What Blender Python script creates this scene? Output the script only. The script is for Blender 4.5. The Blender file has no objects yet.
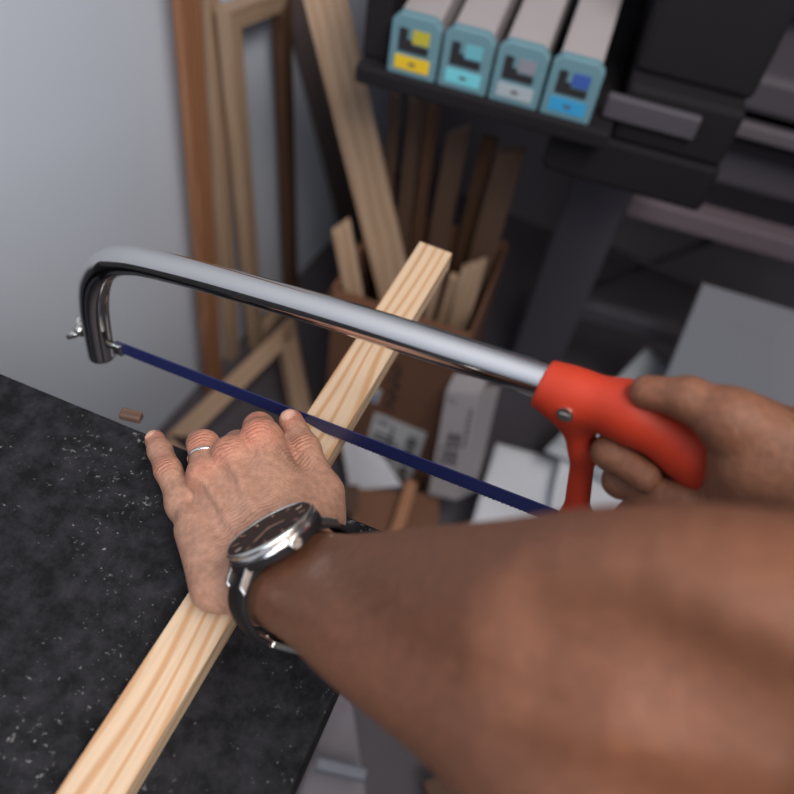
import bpy, bmesh, math, random
import numpy as np
from mathutils import Vector, Matrix, Quaternion

# ------------------------------------------------------------------ camera, world, lights, exposure
SC = bpy.context.scene
COL = SC.collection
F_PX = 780.0                      # focal length for a 794 px wide frame
TT = 0.85                         # workbench top
CAM = np.array([0.0, 0.0, TT + 0.43])
_nad = np.array([278 - 397, -(1034 - 397), -F_PX]); UPC = -_nad / np.linalg.norm(_nad)
_x = -3100.0 - 397; _y = (F_PX * UPC[2] - UPC[0] * _x) / UPC[1]
_X = -np.array([_x, _y, -F_PX]); _X /= np.linalg.norm(_X)
ROT = np.stack([_X, np.cross(UPC, _X), UPC])          # world axes in camera space

cam_data = bpy.data.cameras.new('camera'); cam = bpy.data.objects.new('camera', cam_data); COL.objects.link(cam)
cam_data.sensor_width = 36.0; cam_data.sensor_fit = 'HORIZONTAL'; cam_data.lens = 36.0 * F_PX / 794.0
cam_data.clip_start = 0.01; cam_data.clip_end = 30
m4 = Matrix.Identity(4)
for r in range(3):
    for c in range(3):
        m4[r][c] = ROT[r][c]
    m4[r][3] = CAM[r]
cam.matrix_world = m4
cam_data.dof.use_dof = True; cam_data.dof.focus_distance = 0.47
cam_data.dof.aperture_fstop = cam_data.lens / 1000.0 / 0.0080
SC.camera = cam

SC.view_settings.view_transform = 'Standard'; SC.view_settings.look = 'None'
SC.view_settings.gamma = 1.0; SC.view_settings.use_curve_mapping = False
SC.view_settings.exposure = 0.0

wd = bpy.data.worlds.new('world'); SC.world = wd; wd.use_nodes = True
bg = wd.node_tree.nodes['Background']; bg.inputs[0].default_value = (0.80, 0.88, 1.0, 1); bg.inputs[1].default_value = 0.08

def area(name, loc, target, size, sizey, power, color):
    l = bpy.data.lights.new(name, 'AREA'); l.shape = 'RECTANGLE'; l.size = size; l.size_y = sizey
    l.energy = power; l.color = color
    o = bpy.data.objects.new(name, l); COL.objects.link(o); o.location = loc
    d = Vector(target) - Vector(loc); o.rotation_euler = d.to_track_quat('-Z', 'Y').to_euler()
    return o
area('ceiling_lamp', (0.80, -0.65, 2.40), (-0.4, 0.5, 0.7), 1.20, 0.45, 23.0, (1.0, 0.95, 0.89))
area('ceiling_lamp', (0.45, 0.12, 2.40), (-0.5, 0.5, 0.4), 1.00, 0.40, 20.0, (1.0, 0.95, 0.90))
area('window_daylight', (0.45, -1.20, 1.75), (-0.7, 0.55, 0.80), 0.7, 0.7, 8.0, (0.76, 0.87, 1.0))  # added bluish fill to brighten the left wall, from an unseen source

# ------------------------------------------------------------------ helpers
def ray(px, py):
    return ROT @ np.array([(px - 397) / F_PX, (397 - py) / F_PX, -1.0])
def pz(px, py, z):
    r = ray(px, py); return Vector(CAM + r * (z - CAM[2]) / r[2])
def py_(px, py, y):
    r = ray(px, py); return Vector(CAM + r * (y - CAM[1]) / r[1])
def px_(px, py, x):
    r = ray(px, py); return Vector(CAM + r * (x - CAM[0]) / r[0])
def pd(px, py, d):
    return Vector(CAM + ray(px, py) * d)
V = Vector

def srgb(r, g, b):
    f = lambda c: c / 12.92 if c <= 0.04045 else ((c + 0.055) / 1.055) ** 2.4
    return (f(r / 255), f(g / 255), f(b / 255), 1.0)

def new_mat(name):
    m = bpy.data.materials.new(name); m.use_nodes = True
    nt = m.node_tree; return m, nt, nt.nodes['Principled BSDF']

def mat(name, col, rough=0.55, metal=0.0, noise=0.06, scale=30.0, bump=0.0, spec=0.5):
    m, nt, p = new_mat(name)
    tc = nt.nodes.new('ShaderNodeTexCoord'); n = nt.nodes.new('ShaderNodeTexNoise')
    n.inputs['Scale'].default_value = scale; n.inputs['Detail'].default_value = 5
    nt.links.new(tc.outputs['Object'], n.inputs['Vector'])
    mx = nt.nodes.new('ShaderNodeMixRGB')
    mx.inputs[1].default_value = tuple(c * (1 - noise) for c in col[:3]) + (1,)
    mx.inputs[2].default_value = tuple(min(1, c * (1 + noise)) for c in col[:3]) + (1,)
    nt.links.new(n.outputs['Fac'], mx.inputs[0]); nt.links.new(mx.outputs[0], p.inputs['Base Color'])
    p.inputs['Roughness'].default_value = rough; p.inputs['Metallic'].default_value = metal
    p.inputs['Specular IOR Level'].default_value = spec
    if bump:
        b = nt.nodes.new('ShaderNodeBump'); b.inputs['Strength'].default_value = bump; b.inputs['Distance'].default_value = 0.001
        nt.links.new(n.outputs['Fac'], b.inputs['Height']); nt.links.new(b.outputs[0], p.inputs['Normal'])
    return m

def wood(name, base, late, grain=70.0, contrast=1.0, pos=(0.25, 0.95)):
    """pine whose grain runs along the object's local X axis"""
    m, nt, p = new_mat(name); N = nt.nodes.new; L = nt.links.new
    tc = N('ShaderNodeTexCoord'); info = N('ShaderNodeObjectInfo')
    rnd = N('ShaderNodeMath'); rnd.operation = 'MULTIPLY'; rnd.inputs[1].default_value = 37.0
    L(info.outputs['Random'], rnd.inputs[0])
    add = N('ShaderNodeVectorMath'); add.operation = 'ADD'
    L(tc.outputs['Object'], add.inputs[0]); L(rnd.outputs[0], add.inputs[1])
    mp = N('ShaderNodeMapping'); mp.inputs['Scale'].default_value = (1.6, 1.0, 1.0)
    L(add.outputs[0], mp.inputs['Vector'])
    warp = N('ShaderNodeTexNoise'); warp.inputs['Scale'].default_value = 5.0; warp.inputs['Detail'].default_value = 1
    mw = N('ShaderNodeMapping'); mw.inputs['Scale'].default_value = (0.9, 3.0, 3.0)
    L(add.outputs[0], mw.inputs['Vector']); L(mw.outputs[0], warp.inputs['Vector'])
    ws = N('ShaderNodeVectorMath'); ws.operation = 'SCALE'; ws.inputs['Scale'].default_value = 0.030
    L(warp.outputs['Color'], ws.inputs[0])
    a2 = N('ShaderNodeVectorMath'); a2.operation = 'ADD'; L(mp.outputs[0], a2.inputs[0]); L(ws.outputs[0], a2.inputs[1])
    wv = N('ShaderNodeTexWave'); wv.wave_type = 'BANDS'; wv.bands_direction = 'DIAGONAL'
    m2 = N('ShaderNodeMapping'); m2.inputs['Scale'].default_value = (0.0, 1.0, 0.55); L(a2.outputs[0], m2.inputs['Vector'])
    wv.inputs['Scale'].default_value = grain; wv.inputs['Distortion'].default_value = 2.2; wv.inputs['Detail'].default_value = 2
    L(m2.outputs[0], wv.inputs['Vector'])
    cr = N('ShaderNodeValToRGB'); cr.color_ramp.elements[0].position = pos[0]; cr.color_ramp.elements[1].position = pos[1]
    cr.color_ramp.elements[0].color = base; cr.color_ramp.elements[1].color = tuple(base[i] * (1 - contrast) + late[i] * contrast for i in range(3)) + (1,)
    L(wv.outputs['Fac'], cr.inputs[0])
    fb = N('ShaderNodeTexNoise'); fb.inputs['Scale'].default_value = 1.0; fb.inputs['Detail'].default_value = 4
    mf = N('ShaderNodeMapping'); mf.inputs['Scale'].default_value = (14.0, 500.0, 500.0); L(add.outputs[0], mf.inputs['Vector']); L(mf.outputs[0], fb.inputs['Vector'])
    mx = N('ShaderNodeMixRGB'); mx.blend_type = 'MULTIPLY'; mx.inputs[0].default_value = 0.32
    L(cr.outputs[0], mx.inputs[1]); L(fb.outputs['Fac'], mx.inputs[2])
    last = mx
    L(last.outputs[0], p.inputs['Base Color'])
    p.inputs['Roughness'].default_value = 0.6; p.inputs['Specular IOR Level'].default_value = 0.3
    b = N('ShaderNodeBump'); b.inputs['Strength'].default_value = 0.15; b.inputs['Distance'].default_value = 0.0005
    L(fb.outputs['Fac'], b.inputs['Height']); L(b.outputs[0], p.inputs['Normal'])
    return m

def tag(o, label=None, cat=None, group=None, kind=None):
    if label: o['label'] = label
    if cat: o['category'] = cat
    if group: o['group'] = group
    if kind: o['kind'] = kind
    return o

def empty(name, loc, label, cat, group=None, M=None):
    o = bpy.data.objects.new(name, None); COL.objects.link(o); o.empty_display_size = 0.02
    o.matrix_basis = M if M is not None else Matrix.Translation(V(loc))
    return tag(o, label, cat, group)

def world_of(o):
    m = o.matrix_basis.copy()
    while o.parent is not None:
        o = o.parent; m = o.matrix_basis @ m
    return m

def link(name, me, mats, parent=None, M=None, local=False, smooth=False):
    """M: where the mesh's own axes stand in the world (or in the parent when local)"""
    if not isinstance(mats, (list, tuple)): mats = [mats]
    for k in mats: me.materials.append(k)
    if smooth:
        for f in me.polygons: f.use_smooth = True
    o = bpy.data.objects.new(name, me); COL.objects.link(o)
    if M is None:
        if parent is None or local: M = Matrix.Identity(4)
        else:
            M = Matrix.Identity(4)
    if parent is not None:
        o.parent = parent
        o.matrix_basis = M if local else world_of(parent).inverted() @ M
    else:
        o.matrix_basis = M
    return o

def bm_mesh(bm, name='m', bevel=0.0, seg=2, ang=0.6):
    bmesh.ops.recalc_face_normals(bm, faces=bm.faces)
    if bevel > 0:
        es = [e for e in bm.edges if len(e.link_faces) == 2 and e.calc_face_angle(0) > ang]
        bmesh.ops.bevel(bm, geom=es, offset=bevel, segments=seg, profile=0.5, affect='EDGES', clamp_overlap=True)
    me = bpy.data.meshes.new(name); bm.to_mesh(me); bm.free(); return me

def add_box(bm, lo, hi, M=None, mi=0):
    lo, hi = V(lo), V(hi)
    vs = [V((x, y, z)) for x in (lo.x, hi.x) for y in (lo.y, hi.y) for z in (lo.z, hi.z)]
    if M is not None: vs = [M @ v for v in vs]
    b = [bm.verts.new(v) for v in vs]
    for q in ((0, 1, 3, 2), (4, 6, 7, 5), (0, 4, 5, 1), (2, 3, 7, 6), (0, 2, 6, 4), (1, 5, 7, 3)):
        f = bm.faces.new([b[i] for i in q]); f.material_index = mi

def add_hex(bm, bottom, top, mi=0):
    """eight corners: two quads wound the same way"""
    a = [bm.verts.new(v) for v in bottom]; b = [bm.verts.new(v) for v in top]; n = len(a)
    bm.faces.new(a[::-1]).material_index = mi; bm.faces.new(b).material_index = mi
    for i in range(n):
        bm.faces.new((a[i], a[(i + 1) % n], b[(i + 1) % n], b[i])).material_index = mi

def add_tube(bm, pts, rad, n=16, cap=True):
    pts = [V(p) for p in pts]; rings = []
    if not isinstance(rad, (list, tuple)): rad = [rad] * len(pts)
    t0 = (pts[1] - pts[0]).normalized(); ref = t0.orthogonal().normalized()
    for i, p in enumerate(pts):
        t = (pts[min(i + 1, len(pts) - 1)] - pts[max(i - 1, 0)]).normalized()
        ref = (ref - t * ref.dot(t)).normalized(); s = t.cross(ref)
        rings.append([bm.verts.new(p + (ref * math.cos(2 * math.pi * k / n) + s * math.sin(2 * math.pi * k / n)) * rad[i]) for k in range(n)])
    for a, b in zip(rings, rings[1:]):
        for k in range(n): bm.faces.new((a[k], a[(k + 1) % n], b[(k + 1) % n], b[k]))
    if cap:
        bm.faces.new(rings[0][::-1]); bm.faces.new(rings[-1])

def frame_from(p0, p1, wdir):
    x = (V(p1) - V(p0)).normalized(); y = V(wdir); y = (y - x * y.dot(x)).normalized(); z = x.cross(y)
    M = Matrix.Identity(4)
    for i in range(3):
        M[i][0], M[i][1], M[i][2], M[i][3] = x[i], y[i], z[i], V(p0)[i]
    return M, (V(p1) - V(p0)).length

def bar(name, p0, p1, w, t, wdir, m, parent=None, bevel=0.0012, skew=(0, 0)):
    """a sawn length of wood from p0 to p1: w across wdir, t thick; skew slants the two ends"""
    M, L = frame_from(p0, p1, wdir); bm = bmesh.new()
    a, b = skew
    bot = [V((-a, -w / 2, -t / 2)), V((L - b, -w / 2, -t / 2)), V((L + b, w / 2, -t / 2)), V((a, w / 2, -t / 2))]
    add_hex(bm, bot, [v + V((0, 0, t)) for v in bot])
    return link(name, bm_mesh(bm, name, bevel), m, parent, M)

def box_obj(name, lo, hi, m, parent=None, M=None, bevel=0.002, local=False):
    bm = bmesh.new(); add_box(bm, lo, hi)
    return link(name, bm_mesh(bm, name, bevel), m, parent, M, local)

# ------------------------------------------------------------------ signed-distance bodies (smooth blends, polygonised by surface nets)
def s_cap(a, b, ra, rb, k=0.006):
    return ('cap', np.array(a, float), np.array(b, float), ra, rb, k)
def s_ell(c, axes, rad, k=0.006):
    return ('ell', np.array(c, float), np.array(axes, float), np.array(rad, float), k)
def s_poly(pts, rad, k=0.006, n=10):
    """smooth tapering limb through several stations"""
    pts = np.array(pts, float); rad = np.array(rad, float); P, R = [], []
    for i in range(len(pts) - 1):
        a, b, c, d = (min(max(j, 0), len(pts) - 1) for j in (i - 1, i, i + 1, i + 2))
        for f in np.arange(n) / n:
            w = (-.5 * f + f * f - .5 * f ** 3, 1 - 2.5 * f * f + 1.5 * f ** 3, .5 * f + 2 * f * f - 1.5 * f ** 3, -.5 * f * f + .5 * f ** 3)
            P.append(sum(wi * pts[j] for wi, j in zip(w, (a, b, c, d)))); R.append(sum(wi * rad[j] for wi, j in zip(w, (a, b, c, d))))
    P.append(pts[-1]); R.append(rad[-1])
    return ('poly', np.array(P), np.array(R), k)
def s_ball(c, r, k=0.006):
    return ('cap', np.array(c, float), np.array(c, float) + 1e-5, r, r, k)

def prim_box(s):
    if s[0] == 'cap':
        r = max(s[3], s[4]); return np.minimum(s[1], s[2]) - r, np.maximum(s[1], s[2]) + r
    if s[0] == 'poly':
        return (s[1] - s[2][:, None]).min(0), (s[1] + s[2][:, None]).max(0)
    r = max(s[3]); return s[1] - r, s[1] + r

FAR = 0.06
def prim_eval(s, P):
    lo, hi = prim_box(s)
    msk = np.all((P > lo - FAR) & (P < hi + FAR), axis=1)
    d = np.full(len(P), FAR, np.float32)
    if not msk.any(): return d
    Q = P[msk]
    if s[0] == 'cap':
        ab = s[2] - s[1]; t = np.clip((Q - s[1]) @ ab / (ab @ ab), 0, 1)
        v = np.linalg.norm(Q - s[1] - t[:, None] * ab, axis=1) - (s[3] + (s[4] - s[3]) * t)
    elif s[0] == 'poly':
        v = np.full(len(Q), 9.0)
        for a, b, ra, rb in zip(s[1], s[1][1:], s[2], s[2][1:]):
            ab = b - a; t = np.clip((Q - a) @ ab / (ab @ ab), 0, 1)
            v = np.minimum(v, np.linalg.norm(Q - a - t[:, None] * ab, axis=1) - (ra + (rb - ra) * t))
    else:
        q = (Q - s[1]) @ s[2].T
        k0 = np.linalg.norm(q / s[3], axis=1); k1 = np.linalg.norm(q / s[3] ** 2, axis=1)
        v = k0 * (k0 - 1) / np.maximum(k1, 1e-9)
    d[msk] = np.minimum(v, FAR)
    return d

def smin(a, b, k):
    h = np.maximum(k - np.abs(a - b), 0) / k
    return np.minimum(a, b) - h * h * k * 0.25

def chain_eval(prims, P, d=None):
    for s in prims:
        v = prim_eval(s, P); d = v if d is None else smin(d, v, s[-1])
    return d

def body_eval(trunk, limbs, P, carve=()):
    """trunk: blended together; every limb blends into the trunk and stays apart from the other limbs"""
    t = chain_eval(trunk, P); out = t
    for k, prims in limbs:
        out = np.minimum(out, smin(t, chain_eval(prims, P), k))
    for s in carve:
        v = -prim_eval(s, P); h = np.maximum(s[-1] - np.abs(out - v), 0) / s[-1]
        out = np.maximum(out, v) + h * h * s[-1] * 0.25
    return out

def surface_nets(fn, lo, hi, h, n=16):
    lo = np.array(lo, float); hi = np.array(hi, float)
    nb = np.maximum(np.ceil((hi - lo) / (h * n)).astype(int), 1)
    I = np.stack(np.meshgrid(*[np.arange(k) for k in nb], indexing='ij'), -1).reshape(-1, 3)
    cen = lo + (I + 0.5) * n * h
    keep = np.abs(fn(cen)) < n * h * 0.88 + 0.008
    I = I[keep]
    g = np.stack(np.meshgrid(*[np.arange(n + 1)] * 3, indexing='ij'), -1).reshape(-1, 3)
    S = nb * n + 4; key = lambda a: (a[..., 0] * S[1] + a[..., 1]) * S[2] + a[..., 2]
    keys, poss, quads = [], [], []
    corners = np.array([(x, y, z) for x in (0, 1) for y in (0, 1) for z in (0, 1)])
    edges = [(a, b) for a in range(8) for b in range(a + 1, 8) if np.abs(corners[a] - corners[b]).sum() == 1]
    B = 64
    for c0 in range(0, len(I), B):
        J = I[c0:c0 + B]
        G = (J[:, None, :] * n + g[None])
        D = fn((lo + G.reshape(-1, 3) * h)).reshape(len(J), n + 1, n + 1, n + 1)
        cv = np.stack([D[:, x:x + n, y:y + n, z:z + n] for x, y, z in corners], -1)
        neg = cv < 0; act = neg.any(-1) & ~neg.all(-1)
        bi, ci, cj, ck = np.nonzero(act)
        if len(bi):
            vals = cv[bi, ci, cj, ck]
            acc = np.zeros((len(bi), 3)); cnt = np.zeros(len(bi))
            for a, b in edges:
                va, vb = vals[:, a], vals[:, b]; x = (va < 0) != (vb < 0)
                t = np.where(x, va / np.where(x, va - vb, 1), 0)
                acc += x[:, None] * (corners[a] + t[:, None] * (corners[b] - corners[a])); cnt += x
            cell = J[bi] * n + np.stack([ci, cj, ck], -1)
            keys.append(key(cell + 1)); poss.append(lo + (cell + acc / cnt[:, None]) * h)
        for ax in range(3):
            sl0 = D[:, :n, :n, :n]; sh = [0, 0, 0]; sh[ax] = 1
            sl1 = D[:, sh[0]:sh[0] + n, sh[1]:sh[1] + n, sh[2]:sh[2] + n]
            x = (sl0 < 0) != (sl1 < 0); bi, ci, cj, ck = np.nonzero(x)
            if not len(bi): continue
            cell = J[bi] * n + np.stack([ci, cj, ck], -1) + 1
            u, w = np.zeros(3, int), np.zeros(3, int); u[(ax + 1) % 3] = 1; w[(ax + 2) % 3] = 1
            q = np.stack([key(cell - u - w), key(cell - w), key(cell), key(cell - u)], -1)
            flip = sl0[bi, ci, cj, ck] >= 0
            q[flip] = q[flip][:, ::-1]; quads.append(q)
    keys = np.concatenate(keys); poss = np.concatenate(poss); quads = np.concatenate(quads)
    order = np.argsort(keys); ks = keys[order]; poss = poss[order]
    ix = np.searchsorted(ks, quads); ix = np.minimum(ix, len(ks) - 1)
    ok = (ks[ix] == quads).all(1)
    return poss, ix[ok]

def np_mesh(name, v, q):
    me = bpy.data.meshes.new(name)
    me.vertices.add(len(v)); me.vertices.foreach_set('co', v.astype(np.float32).ravel())
    me.loops.add(q.size); me.loops.foreach_set('vertex_index', q.astype(np.int32).ravel())
    me.polygons.add(len(q)); me.polygons.foreach_set('loop_start', np.arange(0, q.size, 4, dtype=np.int32))
    me.update(calc_edges=True); me.validate()
    return me

def relax(v, q, it=2, lam=0.5):
    for _ in range(it):
        s = np.zeros_like(v); c = np.zeros(len(v))
        for a, b in ((0, 1), (1, 2), (2, 3), (3, 0)):
            np.add.at(s, q[:, a], v[q[:, b]]); np.add.at(s, q[:, b], v[q[:, a]])
            np.add.at(c, q[:, a], 1); np.add.at(c, q[:, b], 1)
        v = v + lam * (s / np.maximum(c, 1)[:, None] - v)
    return v

# ------------------------------------------------------------------ materials
M_wall = mat('painted_wall', srgb(208, 215, 229), 0.8, noise=0.03, scale=3)
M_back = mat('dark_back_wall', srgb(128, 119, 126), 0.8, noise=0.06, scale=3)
M_floor = mat('grey_floor', srgb(84, 78, 84), 0.7, noise=0.12, scale=14)
M_pine = wood('pale_pine', srgb(218, 190, 161), srgb(198, 150, 108), 80, 0.9, (0.55, 1.0))
M_pine_b = wood('planed_pine', srgb(198, 168, 142), srgb(178, 142, 112), 40, 0.7)
M_pine_o = wood('orange_pine', srgb(180, 128, 94), srgb(150, 96, 64), 60, 0.8)
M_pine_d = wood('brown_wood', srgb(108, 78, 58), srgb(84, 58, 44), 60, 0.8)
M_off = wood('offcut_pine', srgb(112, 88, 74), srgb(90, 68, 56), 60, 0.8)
M_card = mat('brown_cardboard', srgb(112, 76, 56), 0.85, noise=0.1, scale=25)
M_cardin = mat('cardboard_edge', srgb(122, 82, 60), 0.85, noise=0.1, scale=25)
M_white = mat('white_label', srgb(205, 203, 204), 0.6, noise=0.03)
M_ink = mat('black_print', srgb(38, 36, 40), 0.7)
M_bluep = mat('blue_sticker_print', srgb(70, 110, 180), 0.6)
M_black = mat('black_plastic', srgb(30, 27, 31), 0.75, noise=0.1, scale=60, spec=0.25)
M_dgrey = mat('dark_grey_plastic', srgb(80, 75, 84), 0.6, noise=0.05)
M_mgrey = mat('mid_grey_metal', srgb(100, 94, 102), 0.5, noise=0.05)
M_bar = mat('grey_pink_bar', srgb(112, 99, 107), 0.55, noise=0.05)
M_wallshade = mat('dark_board', srgb(108, 94, 92), 0.8, noise=0.1)  # wall shadow painted as a dark strip
M_teal = mat('teal_label', srgb(104, 142, 154), 0.6, noise=0.03)
M_cartgrey = mat('grey_carton', srgb(166, 158, 160), 0.55, noise=0.04)
M_paper = mat('white_paper', srgb(214, 214, 220), 0.75, noise=0.03, scale=8)
M_film = mat('grey_film', srgb(168, 172, 178), 0.4, noise=0.06, scale=8)
M_panel = mat('grey_panel', srgb(114, 116, 126), 0.6, noise=0.03, scale=5)
M_chrome = mat('chrome_steel', (0.64, 0.63, 0.62, 1), 0.10, metal=1.0, noise=0.03, scale=12)
M_dsteel = mat('dark_steel', (0.16, 0.14, 0.13, 1), 0.3, metal=1.0, noise=0.15, scale=40)
M_steel = mat('bright_steel', (0.75, 0.73, 0.68, 1), 0.25, metal=1.0)
M_blade = mat('blue_blade', srgb(36, 42, 92), 0.38, noise=0.15, scale=60)
M_tooth = mat('bare_steel_teeth', (0.45, 0.44, 0.43, 1), 0.35, metal=1.0)
M_orange = mat('orange_plastic', srgb(184, 50, 22), 0.6, noise=0.05, scale=20)
M_strap = mat('black_leather', srgb(28, 25, 27), 0.75, noise=0.2, scale=300, bump=0.3, spec=0.2)
M_case = mat('watch_steel', (0.62, 0.58, 0.56, 1), 0.22, metal=1.0)
M_dial = mat('black_dial', srgb(20, 18, 20), 0.5, spec=0.2)

def table_material():
    m, nt, p = new_mat('speckled_black_top'); N = nt.nodes.new; L = nt.links.new
    tc = N('ShaderNodeTexCoord')
    big = N('ShaderNodeTexNoise'); big.inputs['Scale'].default_value = 60; big.inputs['Detail'].default_value = 7; big.inputs['Roughness'].default_value = 0.75
    L(tc.outputs['Object'], big.inputs['Vector'])
    cr = N('ShaderNodeValToRGB'); e = cr.color_ramp.elements
    e[0].position = 0.40; e[0].color = srgb(17, 17, 20); e[1].position = 0.68; e[1].color = srgb(46, 45, 50)
    L(big.outputs['Fac'], cr.inputs[0])
    # sawdust flecks: sparse cells whose density follows a broad patch
    fine = N('ShaderNodeTexNoise'); fine.inputs['Scale'].default_value = 330; fine.inputs['Detail'].default_value = 3; fine.inputs['Roughness'].default_value = 0.6; L(tc.outputs['Object'], fine.inputs['Vector'])
    patch = N('ShaderNodeTexNoise'); patch.inputs['Scale'].default_value = 13; patch.inputs['Detail'].default_value = 5; L(tc.outputs['Object'], patch.inputs['Vector'])
    pm = N('ShaderNodeMapRange'); pm.inputs[1].default_value = 0.40; pm.inputs[2].default_value = 0.75; pm.inputs[3].default_value = -0.10; pm.inputs[4].default_value = 0.12; L(patch.outputs['Fac'], pm.inputs[0])
    sm = N('ShaderNodeMath'); sm.operation = 'ADD'; L(fine.outputs['Fac'], sm.inputs[0]); L(pm.outputs[0], sm.inputs[1])
    mul = N('ShaderNodeMapRange'); mul.inputs[1].default_value = 0.63; mul.inputs[2].default_value = 0.78; mul.inputs[4].default_value = 0.8; L(sm.outputs[0], mul.inputs[0])
    mx = N('ShaderNodeMixRGB'); mx.inputs[2].default_value = srgb(150, 148, 148); L(cr.outputs[0], mx.inputs[1]); L(mul.outputs[0], mx.inputs[0])
    L(mx.outputs[0], p.inputs['Base Color'])
    p.inputs['Roughness'].default_value = 0.7; p.inputs['Specular IOR Level'].default_value = 0.15
    b = N('ShaderNodeBump'); b.inputs['Strength'].default_value = 0.25; b.inputs['Distance'].default_value = 0.0006
    L(big.outputs['Fac'], b.inputs['Height']); L(b.outputs[0], p.inputs['Normal'])
    return m

def skin_material():
    m, nt, p = new_mat('skin'); N = nt.nodes.new; L = nt.links.new
    tc = N('ShaderNodeTexCoord')
    n1 = N('ShaderNodeTexNoise'); n1.inputs['Scale'].default_value = 55; n1.inputs['Detail'].default_value = 4; L(tc.outputs['Object'], n1.inputs['Vector'])
    mx = N('ShaderNodeMixRGB'); mx.inputs[1].default_value = srgb(164, 120, 100); mx.inputs[2].default_value = srgb(190, 146, 124)
    L(n1.outputs['Fac'], mx.inputs[0])
    red = N('ShaderNodeAttribute'); red.attribute_name = 'redness'
    m2 = N('ShaderNodeMixRGB'); m2.inputs[2].default_value = srgb(208, 118, 94); L(mx.outputs[0], m2.inputs[1])
    rf = N('ShaderNodeMath'); rf.operation = 'MULTIPLY'; rf.inputs[1].default_value = 0.75; L(red.outputs['Fac'], rf.inputs[0]); L(rf.outputs[0], m2.inputs[0])
    nail = N('ShaderNodeAttribute'); nail.attribute_name = 'nail'
    m3 = N('ShaderNodeMixRGB'); m3.inputs[2].default_value = srgb(226, 178, 156); L(m2.outputs[0], m3.inputs[1]); L(nail.outputs['Fac'], m3.inputs[0])
    arm = N('ShaderNodeAttribute'); arm.attribute_name = 'tan'
    m4_ = N('ShaderNodeMixRGB'); m4_.inputs[2].default_value = srgb(124, 80, 59); L(m3.outputs[0], m4_.inputs[1]); L(arm.outputs['Fac'], m4_.inputs[0])
    p.inputs['Roughness'].default_value = 0.5; p.inputs['Specular IOR Level'].default_value = 0.35
    p.inputs['Subsurface Weight'].default_value = 0.12; p.inputs['Subsurface Radius'].default_value = (1.0, 0.35, 0.2); p.inputs['Subsurface Scale'].default_value = 0.004
    vo = N('ShaderNodeTexVoronoi'); vo.feature = 'DISTANCE_TO_EDGE'; vo.inputs['Scale'].default_value = 620; L(tc.outputs['Object'], vo.inputs['Vector'])
    n2 = N('ShaderNodeTexNoise'); n2.inputs['Scale'].default_value = 260; n2.inputs['Detail'].default_value = 4; L(tc.outputs['Object'], n2.inputs['Vector'])
    ad = N('ShaderNodeMath'); ad.operation = 'ADD'; L(vo.outputs['Distance'], ad.inputs[0]); L(n2.outputs['Fac'], ad.inputs[1])
    cp = N('ShaderNodeAttribute'); cp.attribute_name = 'crease_phase'; cw = N('ShaderNodeAttribute'); cw.attribute_name = 'crease'
    n3 = N('ShaderNodeTexNoise'); n3.inputs['Scale'].default_value = 90; n3.inputs['Detail'].default_value = 3; L(tc.outputs['Object'], n3.inputs['Vector'])
    ph = N('ShaderNodeMath'); ph.operation = 'MULTIPLY_ADD'; ph.inputs[1].default_value = 16.0; L(n3.outputs['Fac'], ph.inputs[0]); L(cp.outputs['Fac'], ph.inputs[2])
    sn = N('ShaderNodeMath'); sn.operation = 'SINE'; L(ph.outputs[0], sn.inputs[0])
    cm = N('ShaderNodeMath'); cm.operation = 'MULTIPLY'; L(sn.outputs[0], cm.inputs[0]); L(cw.outputs['Fac'], cm.inputs[1])
    ad2 = N('ShaderNodeMath'); ad2.operation = 'MULTIPLY_ADD'; ad2.inputs[1].default_value = 0.45; L(cm.outputs[0], ad2.inputs[0]); L(ad.outputs[0], ad2.inputs[2]); ad = ad2
    neg = N('ShaderNodeMapRange'); neg.inputs[1].default_value = -0.05; neg.inputs[2].default_value = -0.8; neg.inputs[4].default_value = 0.45; L(cm.outputs[0], neg.inputs[0])
    m5 = N('ShaderNodeMixRGB'); m5.inputs[2].default_value = srgb(112, 70, 54); L(m4_.outputs[0], m5.inputs[1]); L(neg.outputs[0], m5.inputs[0])
    mot = N('ShaderNodeMapRange'); mot.inputs[1].default_value = 0.35; mot.inputs[2].default_value = 0.7; mot.inputs[3].default_value = 0.80; mot.inputs[4].default_value = 1.08; L(n2.outputs['Fac'], mot.inputs[0])
    m6 = N('ShaderNodeMixRGB'); m6.blend_type = 'MULTIPLY'; m6.inputs[0].default_value = 1.0; L(m5.outputs[0], m6.inputs[1]); L(mot.outputs[0], m6.inputs[2])
    L(m6.outputs[0], p.inputs['Base Color'])
    b = N('ShaderNodeBump'); b.inputs['Strength'].default_value = 0.6; b.inputs['Distance'].default_value = 0.0009
    L(ad.outputs[0], b.inputs['Height']); L(b.outputs[0], p.inputs['Normal'])
    return m
M_top = table_material(); M_skin = skin_material()
M_shirt = mat('dark_shirt', srgb(46, 46, 54), 0.85, noise=0.1, scale=200)

# ------------------------------------------------------------------ the room
def plane_box(name, lo, hi, m):
    return tag(box_obj(name, lo, hi, m, bevel=0), kind='structure')
plane_box('floor', (-0.85, -1.6, -0.05), (2.2, 1.95, 0.0), M_floor)
plane_box('wall_left', (-0.80, -1.6, 0.0), (-0.70, 1.95, 2.6), M_wall)
plane_box('wall_back', (-0.70, 1.75, 0.0), (2.2, 1.85, 2.6), M_back)

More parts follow.
